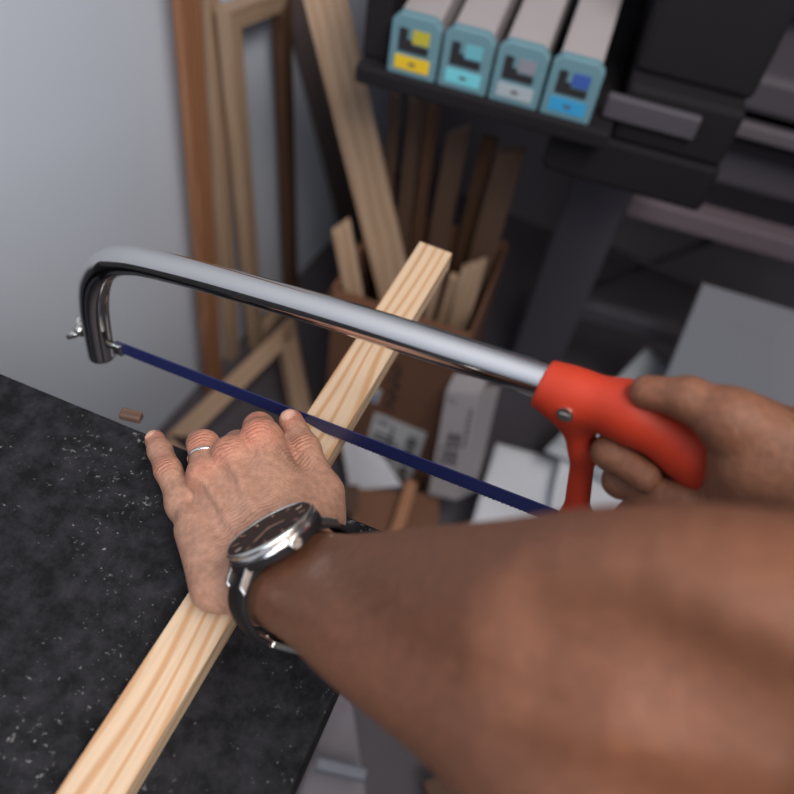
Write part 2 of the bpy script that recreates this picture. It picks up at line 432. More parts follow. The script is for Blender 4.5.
# ------------------------------------------------------------------ workbench
TYAW = math.radians(4.7); tx = V((math.cos(TYAW), math.sin(TYAW), 0)); ty = V((-math.sin(TYAW), math.cos(TYAW), 0))
corner = pz(404, 539, TT)
TM = Matrix.Identity(4)
for i in range(3):
    TM[i][0], TM[i][1], TM[i][3] = tx[i], ty[i], corner[i]
TM[2][3] = 0
bench = empty('workbench', None, 'black speckled workbench top sprinkled with white sawdust, beside the grey wall', 'workbench', M=TM)
box_obj('bench_top', (-0.575, -1.05, TT - 0.032), (0, 0, TT), M_top, bench, local=True, bevel=0.002)
for sx in (-0.53, -0.10):
    for sy in (-1.0, -0.10):
        box_obj('leg', (sx, sy - 0.03, 0), (sx + 0.045, sy + 0.015, TT - 0.032), M_black, bench, local=True)

# small chip of wood on the bench edge
chip = pz(131, 421, TT)
tag(bar('wood_chip', chip + V((-0.008, 0.0, 0.003)), chip + V((0.006, 0.004, 0.003)), 0.007, 0.006, (0, 1, 0), M_off), 'tiny pale wood chip at the far edge of the black bench', 'wood chip')

# ------------------------------------------------------------------ batten being sawn
WT = 0.018
p_near = pz(55, 794, TT + WT); p_far = pz(420, 241, TT + WT)
wd_dir = (p_far - p_near).normalized()
wside = V((wd_dir.y, -wd_dir.x, 0))
BW = 0.0290
p0 = p_near - wd_dir * 0.10 + wside * BW / 2 - V((0, 0, WT / 2)); p1 = p_far + wside * BW / 2 - V((0, 0, WT / 2))
def make_batten():
    M, L = frame_from(p0, p1, -wside); bm = bmesh.new()
    prof = [(-BW / 2, -WT / 2), (BW / 2, -WT / 2), (BW / 2, WT / 2), (-BW / 2, WT / 2)]
    add_hex(bm, [V((0, y, z)) for y, z in prof][::-1], [V((L, y, z)) for y, z in prof][::-1])
    return link('wooden_batten', bm_mesh(bm, 'batten', 0.0008), M_pine, None, M)
batten = make_batten()
tag(batten, 'long pale pine batten lying on the black bench under the hand and blue saw blade', 'wood batten')

# ------------------------------------------------------------------ hacksaw
sa = pd(115, 346, 0.59); sb = pd(552, 516, 0.438); sx_ = (sb - sa).normalized()
zu = V((0, 0, 1)) - sx_ * sx_.z; zu.normalize(); w0 = sx_.cross(zu)
th = math.radians(-3.0); su = zu * math.cos(th) + w0 * math.sin(th); sw = su.cross(sx_)
# local axes: x along the blade towards the handle, y = away from the camera, z up in the saw's plane
SM = Matrix.Identity(4)
for i in range(3):
    SM[i][0], SM[i][1], SM[i][2], SM[i][3] = sx_[i], sw[i], su[i], sa[i]
mmv = lambda x, z, y=0.0: V((x / 1000, y / 1000, z / 1000))
sg = lambda x, z, y=0.0: SM @ mmv(x, z, y)
saw = empty('hacksaw', None, 'hacksaw with curved chrome tube frame, blue blade and orange handle cutting the batten', 'hacksaw', M=SM)
def saw_parts():
    ctl = [(-22, -16), (-18.5, -2), (-14, 14), (-7.5, 34), (3, 55), (18, 72), (35, 82.5), (53, 88), (74, 90.8), (130, 94), (220, 96), (300, 95.4), (352, 95)]
    def cr_(p, t):
        i = min(int(t), len(p) - 2); f = t - i; a = [p[max(i - 1, 0)], p[i], p[i + 1], p[min(i + 2, len(p) - 1)]]
        return [0.5 * (2 * a[1][k] + (a[2][k] - a[0][k]) * f + (2 * a[0][k] - 5 * a[1][k] + 4 * a[2][k] - a[3][k]) * f * f + (3 * a[1][k] - a[0][k] - 3 * a[2][k] + a[3][k]) * f ** 3) for k in (0, 1)]
    pts = []; rad = []; NN = 60
    for k in range(NN + 1):
        t = (len(ctl) - 1) * k / NN; x, z = cr_(ctl, t); pts.append(mmv(x, z)); rad.append(0.0102 if t < 2 else 0.0102 + 0.0004 * min(t - 2, 2) - 0.0018 * max(0, min((t - 4) / 5, 1)))
    bm = bmesh.new(); add_tube(bm, pts, rad, 28)
    link('frame_tube', bm_mesh(bm), M_chrome, saw, local=True, smooth=True)
    # flattened lower end of the tube, tensioner bolt and wing nut
    bm = bmesh.new(); add_tube(bm, [mmv(-38, 3), mmv(-22, 1), mmv(6, -1)], 0.0030, 14)
    bolt = link('tension_bolt', bm_mesh(bm), M_dsteel, saw, local=True, smooth=True)
    bm = bmesh.new()
    add_tube(bm, [mmv(-40, 3), mmv(-34, 2.4)], 0.0046, 16)
    for s in (-1, 1):
        add_tube(bm, [mmv(-37, 2.6, 0), mmv(-41, 3 + s * 3, s * 4), mmv(-45, 4 + s * 5, s * 8)], [0.0026, 0.0030, 0.0022], 12)
    link('wing_nut', bm_mesh(bm), M_steel, bolt, M=bolt.matrix_basis.inverted(), local=True, smooth=True)
    bm = bmesh.new(); add_box(bm, (0.001, -0.004, -0.0045), (0.010, 0.003, 0.0045))
    link('blade_clip', bm_mesh(bm, 'c', 0.001), M_steel, saw, local=True)
    # blade: thin strip with a toothed lower edge
    bm = bmesh.new(); x0, x1, top, base, tk = 4.0, 364.0, 6.3, -4.6, 0.00045
    add_box(bm, mmv(x0, base, -tk * 1000), mmv(x1, top, tk * 1000))
    bl = link('blade', bm_mesh(bm), M_blade, saw, local=True); bl['label'] = 'blue hacksaw blade'
    bm = bmesh.new(); nt = 120; st = (x1 - x0 - 24) / nt
    for k in range(nt):
        xa = x0 + 12 + k * st; s = (-1) ** k * 0.15
        a = [bm.verts.new(mmv(xa, base, -0.4)), bm.verts.new(mmv(xa + st, base, -0.4)), bm.verts.new(mmv(xa + st * 0.15, base - 1.0, -0.4 + s))]
        b = [bm.verts.new(mmv(xa, base, 0.4)), bm.verts.new(mmv(xa + st, base, 0.4)), bm.verts.new(mmv(xa + st * 0.15, base - 1.0, 0.4 + s))]
        bm.faces.new(a); bm.faces.new(b[::-1])
        for i in range(3): bm.faces.new((a[i], a[(i + 1) % 3], b[(i + 1) % 3], b[i]))
    link('teeth', bm_mesh(bm), M_tooth, bl, local=True)
    bm = bmesh.new(); add_tube(bm, [mmv(6, 0.5, -3.4), mmv(6, 0.5, 3)], 0.002, 12); link('blade_pin', bm_mesh(bm), M_steel, saw, local=True)
    # D-shaped plastic handle
    c = lambda x, z: np.array([x, 0, z]) / 1000
    pr = [s_cap(c(330, 94), c(385, 92), 0.0118, 0.0132, 0.008), s_cap(c(385, 92), c(416, 82), 0.0134, 0.0138, 0.010),
          s_cap(c(416, 82), c(424, 76), 0.0138, 0.0120, 0.010), s_cap(c(424, 76), c(448, 12), 0.0105, 0.0090, 0.012),
          s_cap(c(356, 86), c(366, 58), 0.0100, 0.0062, 0.016), s_cap(c(366, 58), c(366, 4), 0.0060, 0.0070, 0.008),
          s_cap(c(366, 2), c(446, 6), 0.0070, 0.0085, 0.012)]
    def fn(P):
        Q = P.copy(); Q[:, 1] = Q[:, 1] * 1.08
        d = chain_eval(pr, Q)
        d = np.maximum(d, 0.3440 - 0.22 * (0.106 - P[:, 2]) - P[:, 0])
        return d
    v, q = surface_nets(fn, (0.325, -0.03, -0.02), (0.47, 0.03, 0.125), 0.0012, 12)
    v = relax(v, q, 1, 0.4)
    h = link('handle', np_mesh('handle', v, q), M_orange, saw, local=True, smooth=True); h['label'] = 'orange plastic handle'
    bm = bmesh.new(); add_tube(bm, [mmv(359, 91, -14.6), mmv(359, 91, -8.0)], [0.0040, 0.0044], 20)
    add_box(bm, mmv(356.5, 90.4, -15.0), mmv(361.5, 91.6, -14.4))
    link('screw', bm_mesh(bm), M_steel, h, local=True, smooth=False)
saw_parts()

# ------------------------------------------------------------------ the person: both arms, shoulders, chest (one body)
A = lambda v: np.array(v, float)
W = A(pz(280, 574, 0.894)); E = A(pd(622, 692, 0.202))
ax = (E - W) / np.linalg.norm(E - W)
cdir = A((0.365, 0.931, 0.033)); cdir -= ax * (cdir @ ax); cdir /= np.linalg.norm(cdir)      # across the wrist, to the thumb side
ndir = np.cross(ax, cdir); ndir *= np.sign(ndir[1])                                           # out of the back of the wrist
IM, MM, RM, PM = (A(pz(262, 440, .8925)), A(pz(233, 457, .8905)), A(pz(207, 478, .8830)), A(pz(185, 505, .8700)))
hz = np.cross(IM - PM, MM - W); hz /= np.linalg.norm(hz); hz *= np.sign(hz[2])                # out of the back of the hand
T1, T2, T3 = A(pz(324, 492, .8840)), A(pz(305, 449, .8860)), A(pz(291, 421, .8830))
P1, P2, P3 = A(pz(168, 470, .8700)), A(pz(160, 451, .8640)), A(pz(155, 440, .8590))
R1, R2, R3 = A(pz(204, 446, .8815)), A(pz(200, 443, .8660)), A(pz(207, 452, .8590))
Q1, Q2, Q3 = A(pz(238, 446, .8700)), A(pz(240, 456, .8600)), A(pz(244, 470, .8590))
I1, I2, I3 = A(pz(259, 428, .8800)), A(pz(264, 434, .8680)), A(pz(268, 450, .8630))
def mix(a, b, t): return a + (b - a) * t
def lhand():
    trunk = []
    base = [W + cdir * 0.013 + ndir * 0.001, W + cdir * 0.004 + ndir * 0.001, W - cdir * 0.005, W - cdir * 0.014 - ndir * 0.001]
    rr = [(0.0160, 0.0118), (0.0165, 0.0120), (0.0160, 0.0112), (0.0150, 0.0100)]
    for b, m_, (ra, rb) in zip(base, (IM, MM, RM, PM), rr):
        trunk.append(s_cap(b - hz * 0.004, m_ - hz * 0.003, ra, rb, 0.008))
    for m_, r in ((IM, .0108), (MM, .0104), (RM, .0095), (PM, .0090)):
        trunk.append(s_ball(m_ + hz * 0.0034, r, 0.003))
    # extensor tendons
    for b, m_ in zip(base, (IM, MM, RM, PM)):
        trunk.append(s_cap(mix(b, m_, 0.30) + hz * 0.0102, mix(b, m_, 0.93) + hz * 0.0094, 0.0018, 0.0022, 0.0035))
    # veins across the back of the hand
    vn = lambda t, u, k: mix(mix(base[0], IM, t), mix(base[3], PM, t), u) + hz * k
    for pth in ([(.15, .55, .0110), (.45, .42, .0110), (.70, .55, .0100), (.92, .58, .0070)], [(.30, .78, .0088), (.55, .70, .0090), (.80, .80, .0070)], [(.35, .20, .0105), (.62, .22, .0100), (.90, .30, .0072)]):
        for a_, b_ in zip(pth, pth[1:]): trunk.append(s_cap(vn(*a_), vn(*b_), .0014, .0014, .003))
    # heel of the hand on the batten, and the ball of the thumb
    H = A(pz(214, 588, .8850)); trunk.append(s_cap(H, mix(H, PM, 0.65), 0.0130, 0.0100, 0.014))
    TH = A(pz(314, 525, .8840)); trunk.append(s_cap(W + cdir * 0.017, TH, 0.0150, 0.0150, 0.012)); trunk.append(s_cap(TH, T1, 0.0160, 0.0112, 0.012))
    trunk.append(s_cap(mix(T1, TH, 0.4), mix(IM, W, 0.3) - hz * 0.006, 0.0095, 0.0090, 0.012))
    limbs = [
        (0.006, [s_cap(T1, T2, 0.0100, 0.0090, .004), s_ball(T2, 0.0094, .003), s_cap(T2, T3, 0.0090, 0.0078, .003)]),
        (0.008, [s_cap(IM, I1, 0.0108, 0.0098, .004), s_cap(I1, I2, 0.0094, 0.0086, .004), s_cap(I2, I3, 0.0082, 0.0074, .003)]),
        (0.008, [s_cap(MM, Q1, 0.0106, 0.0096, .004), s_cap(Q1, Q2, 0.0094, 0.0086, .004), s_cap(Q2, Q3, 0.0082, 0.0074, .003)]),
        (0.008, [s_cap(RM, R1, 0.0098, 0.0090, .004), s_ball(R1, .0093, .003), s_cap(R1, R2, 0.0088, 0.0082, .004), s_cap(R2, R3, 0.0080, 0.0072, .003)]),
        (0.008, [s_cap(PM, P1, 0.0092, 0.0082, .004), s_cap(P1, P2, 0.0080, 0.0075, .003), s_cap(P2, P3, 0.0075, 0.0066, .003)]),
    ]
    return trunk, limbs
def larm():
    t = []
    # thumb-side mass and little-finger-side mass with a groove between them
    def chain(pts, last, k):
        st = [mix(W, E, tt) + cdir * oc + ndir * on for tt, oc, on, _ in pts]; e, re_ = st[-1], pts[-1][3]
        fs_ = (.16, .42, 1.0)
        t.append(s_poly(st + [mix(e, last[0], f) for f in fs_], [p_[3] for p_ in pts] + [re_ + (last[1] - re_) * f for f in fs_], k, 5))
    chain([(0, .0110, 0, .0185), (.25, .0105, 0, .0200), (.50, .0100, .001, .0265), (.75, .0110, .002, .0325), (1, .0190, .004, .0350)], (SL_ + cdir * 0.02, .0440), .012)
    chain([(0, -.0110, 0, .0180), (.25, -.0120, 0, .0182), (.50, -.0165, -.003, .0190), (.75, -.0200, -.010, .0180), (1, -.0240, -.016, .0200)], (SL_ - cdir * 0.02, .0440), .010)
    return t
SL_ = E + 0.29 * A(V((0.90, 0.08, 0.46)).normalized()); SR_ = SL_ + A((0.10, 0.37, 0.02))
# right hand, in the saw's axes: (x, z, y) millimetres
g = lambda x, z, y=0.0: A(sg(x, z, y))
RW = g(482, 86, 12); RE = A((0.40, 0.36, 1.08))
def rhand():
    tr = []
    mc = [g(432, 84, 24), g(436, 63, 27), g(440, 43, 26), g(442, 25, 22)]
    for b, m_, r in zip((g(474, 96, 12), g(476, 88, 14), g(478, 80, 14), g(478, 72, 13)), mc, (.0118, .0118, .011, .0102)):
        tr.append(s_cap(b, m_, 0.0165, r, 0.010))
    tm = g(429, 111, -7)
    tr.append(s_cap(g(474, 92, 2), tm, 0.0180, 0.0122, 0.012)); tr.append(s_cap(tm, mc[0] + A(su) * 0.004, 0.0100, 0.0105, 0.012))
    tr.append(s_cap(g(470, 78, 0), g(452, 40, 2), 0.0165, 0.0130, 0.014))
    tr.append(s_cap(g(466, 88, -6), g(441, 92, -11), 0.0150, 0.0125, 0.014)); tr.append(s_cap(g(440, 90, -11), g(436, 58, -13), 0.0125, 0.0140, 0.012))
    limbs = [(0.007, [s_cap(tm, g(410, 114, -5), 0.0106, 0.0092, .004), s_ball(g(410, 114, -5), .0096, .003), s_cap(g(410, 114, -5), g(392, 110, -4), 0.0088, 0.0078, .003)])]
    for (m_, a, b, c_), r in zip(((mc[0], g(390, 72, 20), g(381, 70, -7), g(400, 68, -13)), (mc[1], g(396, 50, 21), g(388, 53, -6), g(420, 63, -14)),
                                 (mc[2], g(402, 30, 21), g(396, 28, -5), g(422, 33, -13)), (mc[3], g(410, 14, 18), g(404, 12, -6), g(424, 16, -12))), (.0092, .0094, .0088, .0078)):
        limbs.append((0.005, [s_cap(m_, a, r * 1.12, r, .004), s_cap(a, b, r, r * .95, .004), s_cap(b, c_, r * .95, r * .84, .003)]))
    return tr, limbs
def rarm():
    d = (RE - RW) / np.linalg.norm(RE - RW); up = A((0, 0, 1)) - d * d[2]; up /= np.linalg.norm(up)
    t = []
    for s in (1, -1):
        t.append(s_cap(RW + up * 0.010 * s, mix(RW, RE, 0.35) + up * 0.014 * s, 0.0185, 0.0250, 0.014))
        t.append(s_cap(mix(RW, RE, 0.35) + up * 0.014 * s, mix(RW, RE, 0.75) + up * 0.018 * s, 0.0250, 0.0330, 0.016))
        t.append(s_cap(mix(RW, RE, 0.75) + up * 0.018 * s, RE + up * 0.008 * s, 0.0330, 0.0360, 0.016))
    t.append(s_cap(RE, SR_, 0.0420, 0.0520, 0.022))
    return t
CH = (SL_ + SR_) / 2
NK = CH + A((0.0, 0.0, 0.07))
def torso(g_):
    return [s_cap(SL_ + A((0, 0.02, 0.0)), SR_ - A((0, 0.02, 0.0)), .060 + g_, .060 + g_, .04),
            s_cap(CH + A((.02, -.07, -.08)), CH + A((.02, .07, -.08)), .105 + g_, .105 + g_, .05),
            s_cap(CH + A((.04, -.06, -.30)), CH + A((.04, .06, -.30)), .095 + g_, .095 + g_, .05)]
def build_person():
    lt, ll = lhand(); la = larm(); rt, rl = rhand(); ra = rarm()
    trunk = la + lt + ra + rt + torso(0.0) + [s_cap(CH + A((0.01, 0, 0.03)), NK + A((-0.01, 0, 0.03)), 0.058, 0.055, 0.03)]
    # the groove between the two muscle masses of the forearm, sunk a little below the skin line
    def skin_at(px, py):
        r = A(ray(px, py)); d = 0.12
        for _ in range(60): d += max(0.0003, min(float(chain_eval(la, (CAM + r * d)[None])[0]), 0.02)) * 0.8
        return CAM + r * d, r
    gp = []
    for (x_, y_), o_ in zip(((530, 650), (610, 668), (690, 705), (780, 742)), (.0178, .0128, .0102, .0115)):
        c_, r = skin_at(x_, y_); gp.append(c_ - r * o_)
    groove = [s_poly(gp, [.0130, .0140, .0140, .0125], 0.022, 4)]
    fn = lambda P: body_eval(trunk, ll + rl, P, groove)
    bx = [prim_box(s) for s in trunk] + [prim_box(s) for _, L_ in ll + rl for s in L_]
    lo = np.min([b[0] for b in bx], 0) - 0.01; hi = np.max([b[1] for b in bx], 0) + 0.01
    v, q = surface_nets(fn, lo, hi, 0.0014, 16)
    v = relax(v, q, 2, 0.45)
    # nails: slightly raised plates on the visible tips
    red = np.zeros(len(v)); nail = np.zeros(len(v)); tan_shade = np.zeros(len(v))
    for c_, r, a in ((IM + hz * .008, .011, 1.0), (MM + hz * .008, .010, .8), (RM + hz * .007, .009, .6), (I1 + hz * .006, .009, .8), (P3, .010, .7), (R1 + hz * .006, .010, .7), (T3, .011, .8), (P1 + hz * .006, .007, .4), (T2 + hz * .007, .008, .4),
                     (g(400, 68, -13), .010, .8), (g(392, 110, -4), .011, .8), (g(420, 63, -14), .010, .7)):
        red = np.maximum(red, a * np.exp(-((v - c_) ** 2).sum(1) / (r * r)))
    view = lambda t: t / np.linalg.norm(t)
    for tip, prev, up_, ln, wdt in ((T3, T2, hz * 0.8 + A((0.25, -0.25, 0.35)), .0062, .0052), (P3, P2, hz, .0050, .0044)):
        d = view(tip - prev); u_ = view(up_ - d * (up_ @ d)); s_ = np.cross(d, u_)
        c_ = tip + d * .0015 + u_ * .0068
        l = v - c_; e = np.sqrt((l @ d / ln) ** 2 + (l @ s_ / wdt) ** 2 + (l @ u_ / .0045) ** 2)
        k = np.clip((1.05 - e) / 0.15, 0, 1); nail = np.maximum(nail, k)
        groove = np.exp(-((e - 1.12) / 0.10) ** 2); v = v - (groove * 0.0004)[:, None] * u_ + (k * 0.0002)[:, None] * u_
    tan_shade = np.clip(((v - W) @ ax + 0.01) / 0.06, 0, 1)
    far = ((v - A(sg(440, 80))) ** 2).sum(1) < 0.09 ** 2
    tan_shade[far] = 0.9  # gripping hand coloured darker to stand for the shade on it
    cre = np.zeros(len(v)); pha = np.zeros(len(v))
    for c_, d_, r in ((mix(W, MM, .22) + hz * .012, view(mix(IM, PM, .5) - W), .020), (T2 + hz * .009, view(T3 - T1), .008), (P1 + hz * .007, view(P3 - PM), .007), (R1 + hz * .008, view(R1 - RM), .007),
                      (IM + hz * .01, view(IM - W), .008), (MM + hz * .01, view(MM - W), .008), (mix(T1, IM, .5) + hz * .004, view(IM - T1), .012)):
        w_ = np.exp(-((v - c_) ** 2).sum(1) / (r * r)); s_ = ((v - c_) @ d_) * 2 * math.pi / .0024
        pha = np.where(w_ > cre, s_, pha); cre = np.maximum(cre, w_)
    me = np_mesh('person', v, q)
    for nm, arr in (('redness', red), ('nail', nail), ('tan', tan_shade), ('crease', cre), ('crease_phase', pha)):
        at = me.attributes.new(nm, 'FLOAT', 'POINT'); at.data.foreach_set('value', arr.astype(np.float32))
    o = link('person', me, M_skin, smooth=True)
    tag(o, 'person pressing the batten to the bench with the left hand and gripping the saw', 'person')
    # T-shirt
    sh = torso(0.008) + [s_cap(SL_, mix(SL_, E, 0.40), .064, .060, .03), s_cap(SR_, mix(SR_, RE, 0.40), .064, .060, .03)]
    bx = [prim_box(s) for s in sh]; lo = np.min([b[0] for b in bx], 0) - 0.02; hi = np.max([b[1] for b in bx], 0) + 0.02
    nd = A((0.0, 0, 1.0))
    def fs(P):
        d = chain_eval(sh, P); inner = d + 0.004
        d = np.maximum(d, -inner)
        dl = (P - mix(SL_, E, 0.40)) @ view(E - SL_); dr = (P - mix(SR_, RE, 0.40)) @ view(RE - SR_)
        nl = np.linalg.norm(P - mix(SL_, E, .40), axis=1) < .10; nr = np.linalg.norm(P - mix(SR_, RE, .40), axis=1) < .10
        d = np.where(nl, np.maximum(d, dl), d); d = np.where(nr, np.maximum(d, dr), d)
        d = np.maximum(d, 0.075 - np.linalg.norm(P - (NK + A((-.02, 0, .015))), axis=1))
        d = np.maximum(d, (CH[2] - 0.32) - P[:, 2])
        return d
    v, q = surface_nets(fs, lo, hi, 0.0045, 12); v = relax(v, q, 2, 0.5)
    link('shirt', np_mesh('shirt', v, q), M_shirt, o, smooth=True)
    return o
person = build_person()

# ------------------------------------------------------------------ wristwatch and ring
def build_watch():
    cc = V(W + ax * 0.031 - cdir * 0.001 + ndir * 0.001); n = V(ndir); c = V(cdir); a = V(ax)
    WM = Matrix.Identity(4)
    for i in range(3):
        WM[i][0], WM[i][1], WM[i][2], WM[i][3] = c[i], a[i], n[i], cc[i]
    w = empty('wristwatch', None, 'black-dialled steel wristwatch on a black strap around the left wrist', 'watch', M=WM)
    RX, RZ = 0.0345, 0.0230
    # strap: a closed band around the wrist, narrower towards the buckle
    bm = bmesh.new(); n_ = 64; rings = []
    for k in range(n_):
        t = 2 * math.pi * k / n_; top = max(0, math.sin(t)); hw = 0.0105 + 0.0015 * top
        ex = abs(math.cos(t)) ** 0.8 * (1 if math.cos(t) >= 0 else -1); ez = abs(math.sin(t)) ** 0.8 * (1 if math.sin(t) >= 0 else -1)
        o_, i_ = 1.0, 0.93
        ring = []
        for yy, sc in ((-hw, o_ - .015), (-hw * .8, o_ + .02), (hw * .8, o_ + .02), (hw, o_ - .015), (hw, i_), (-hw, i_)):
            ring.append(bm.verts.new(V((RX * ex * sc, yy, RZ * ez * sc))))
        rings.append(ring)
    for k in range(n_):
        A_, B_ = rings[k], rings[(k + 1) % n_]
        for j in range(6): bm.faces.new((A_[j], A_[(j + 1) % 6], B_[(j + 1) % 6], B_[j]))
    link('strap', bm_mesh(bm), M_strap, w, local=True, smooth=True)
    def lathe(name, prof, m, parent, zoff, M=None, n_=56):
        bm = bmesh.new(); rs = []
        for r, z in prof: rs.append([bm.verts.new(V((r * math.cos(2 * math.pi * k / n_), r * math.sin(2 * math.pi * k / n_), z + zoff))) for k in range(n_)])
        for A_, B_ in zip(rs, rs[1:]):
            for k in range(n_): bm.faces.new((A_[k], A_[(k + 1) % n_], B_[(k + 1) % n_], B_[k]))
        bm.faces.new(rs[0][::-1]); bm.faces.new(rs[-1])
        me = bm_mesh(bm); o = link(name, me, m, parent, M=M, local=True)
        for f in me.polygons: f.use_smooth = len(f.vertices) == 4
        return o
    z0 = RZ - 0.002
    case = lathe('case', [(.0205, 0), (.0236, .0012), (.0246, .003), (.0246, .0072), (.0238, .0086)], M_case, w, z0)
    bez = lathe('bezel', [(.0240, .0084), (.0243, .0096), (.0240, .0106), (.0234, .0110), (.0229, .0106), (.0229, .0090)], M_steel, w, z0)
    dial = lathe('dial', [(.0230, .0084), (.0230, .0103), (.0226, .0104)], M_dial, w, z0)
    bm = bmesh.new(); add_tube(bm, [V((0.0, 0, z0 + .0016)), V((0.0, 0, z0 + .0052))], .02495, 56); link('case_insert', bm_mesh(bm), M_strap, case, local=True)
    bm = bmesh.new()
    for k in range(12):
        t = 2 * math.pi * k / 12; M_ = Matrix.Rotation(t, 4, 'Z'); add_box(bm, (.0165, -.0005, z0 + .0103), (.0200, .0005, z0 + .0106), M_)
    link('hour_markers', bm_mesh(bm), M_case, dial, local=True)
    bm = bmesh.new()
    for t, l in ((0.7, .009), (2.6, .0135)):
        add_box(bm, (-.001, -.0005, z0 + .0106), (l, .0005, z0 + .0109), Matrix.Rotation(t, 4, 'Z'))
    link('hands', bm_mesh(bm), M_steel, dial, local=True)
    bm = bmesh.new(); add_tube(bm, [V((0, .0240, z0 + .005)), V((0, .0288, z0 + .005))], 0.0031, 20); link('crown', bm_mesh(bm, '', .0005), M_steel, case, local=True)
    for s in (-1, 1):
        for y in (-.0105, .0105):
            bm = bmesh.new(); add_hex(bm, [V((s * .019, y - .0016, z0 + .001)), V((s * .019, y + .0016, z0 + .001)), V((s * .0290, y + .0014, z0 - .007)), V((s * .0290, y - .0014, z0 - .007))],
                                      [V((s * .019, y - .0016, z0 + .0066)), V((s * .019, y + .0016, z0 + .0066)), V((s * .0290, y + .0014, z0 - .002)), V((s * .0290, y - .0014, z0 - .002))])
            link('lug', bm_mesh(bm, '', .0006), M_case, case, local=True)
    # buckle on the underside
    bm = bmesh.new()
    BMx = Matrix.Translation(V((-.0245, 0, -.0185))) @ Matrix.Rotation(math.radians(-52), 4, 'Y').inverted()
    for lo_, hi_ in (((-.007, -.0145, -.0015), (.007, -.0118, .0015)), ((-.007, .0118, -.0015), (.007, .0145, .0015)), ((-.0085, -.0145, -.0015), (-.006, .0145, .0015)), ((-.007, -.001, .001), (.008, .001, .0022))):
        add_box(bm, lo_, hi_, BMx)
    link('buckle', bm_mesh(bm, '', .0005), M_steel, w, local=True)
build_watch()

def build_ring():
    p = V(mix(RM, R1, 0.62)); d = V(R1 - RM).normalized(); bm = bmesh.new()
    u = d.orthogonal().normalized(); s = d.cross(u); n_ = 40; rs = []
    for k in range(n_):
        t = 2 * math.pi * k / n_; o_ = u * math.cos(t) + s * math.sin(t)
        rs.append([bm.verts.new(p + o_ * (.0098 + r) + d * z) for r, z in ((0, -.0011), (.0006, -.0009), (.0008, 0), (.0006, .0009), (0, .0011), (-.0004, 0))])
    for k in range(n_):
        A_, B_ = rs[k], rs[(k + 1) % n_]
        for j in range(6): bm.faces.new((A_[j], A_[(j + 1) % 6], B_[(j + 1) % 6], B_[j]))
    tag(link('finger_ring', bm_mesh(bm), M_steel, smooth=True), 'thin metal ring on the ring finger of the pressing hand', 'ring')
build_ring()

# ------------------------------------------------------------------ timber along the left wall
XW = -0.70
def upright(name, px, pyt, pxb, pyb, x, w, t, m, label, ztop, group=None, parent=None):
    a = px_(px, pyt, x); b = px_(pxb, pyb, x)
    d = (a - b).normalized(); d = d if d.z > 0 else -d
    lo = b + d * ((0.0 - b.z) / d.z); hi = b + d * ((ztop - b.z) / d.z)
    o = bar(name, lo, hi, w, t, (0, 1, 0), m, parent)
    if label: tag(o, label, 'plank', group)
    return o
upright('wooden_plank', 186, 0, 213, 370, -0.658, 0.036, 0.020, M_pine_o, 'orange-toned wooden plank standing against the wall, nearest the bench', 1.25)
upright('wooden_plank', 208, 0, 232, 360, -0.688, 0.030, 0.020, M_pine_b, 'pale upright plank between the orange plank and the mitred frame', 1.3)
def make_frame(name, corners, w, t, nrm, m, label, cat='wooden frame'):
    """mitred frame of four bars through four corner points"""
    root = empty(name, corners[0], label, cat)
    n = len(corners)
    cen = sum((V(c) for c in corners), V((0, 0, 0))) / n
    for i in range(n):
        a, b = V(corners[i]), V(corners[(i + 1) % n]); d = (b - a).normalized(); inn = (cen - (a + b) / 2); inn = inn - d * inn.dot(d); inn.normalize()
        M, L = frame_from(a, b, inn); bm = bmesh.new()
        bot = [V((0, 0, -t / 2)), V((L, 0, -t / 2)), V((L - w, w, -t / 2)), V((w, w, -t / 2))]
        add_hex(bm, bot, [v + V((0, 0, t)) for v in bot])
        fb_ = link('frame_bar', bm_mesh(bm, '', .001), (nrm or {}).get(i, m), root, M)
        if nrm and i in nrm: fb_['label'] = 'dark brown frame bar'
    return root
# tall stretcher frame against the wall: outer corners
c1 = px_(222, 8, -0.655); c2 = px_(285, -14, -0.672)
fl1 = V((-0.655, c1.y + 0.045, 0.005)); fl2 = V((-0.672, c2.y + 0.05, 0.005))
make_frame('stretcher_frame', [c1, c2, fl2, fl1], 0.032, 0.022, {1: M_pine_d}, M_pine_b, 'tall pale mitred stretcher frame leaning on the left wall')

# small frame whose corner points up
k1 = px_(290, 318, -0.575); k2 = px_(165, 437, -0.60); k3 = pz(314, 440, 0.03)
k4 = k2 + (k3 - k1)
if k4.z < 0.02: k4.z = 0.02
make_frame('canvas_frame', [k1, k2, k4, k3], 0.034, 0.026, None, M_pine_b, 'pale frame resting with one mitred corner upward beside the cardboard box')

# dark strip standing in for shadow on the left wall, and the tall plank in front of it
def slab(name, quad, depth, m, label, cat, group=None):
    """a board whose front face is the quad; depth away from the viewer"""
    q = [V(v) for v in quad]; n = (q[1] - q[0]).cross(q[3] - q[0]).normalized()
    if n.dot(q[0] - V(CAM)) < 0: n = -n
    bm = bmesh.new(); add_hex(bm, q, [v + n * depth for v in q])
    return tag(link(name, bm_mesh(bm, name, min(0.0015, depth * .3)), m), label, cat, group)
def beam_px(name, pa, pb, w, t, m, label, cat='plank', face=None, skew=(0, 0), group=None):
    f = face if face is not None else None
    d = (pb - pa).normalized(); mid = (pa + pb) / 2; view = (V(CAM) - mid).normalized(); wd_ = d.cross(view)
    o = bar(name, pa, pb, w, t, wd_, m, skew=skew)
    return tag(o, label, cat, group)
slab('dark_board', [px_(276, -40, -0.688), px_(345, -40, -0.688), px_(378, 250, -0.688), px_(350, 262, -0.688)], .010, M_wallshade, 'dark narrow board leaning in the corner behind the tall pale plank', 'board')
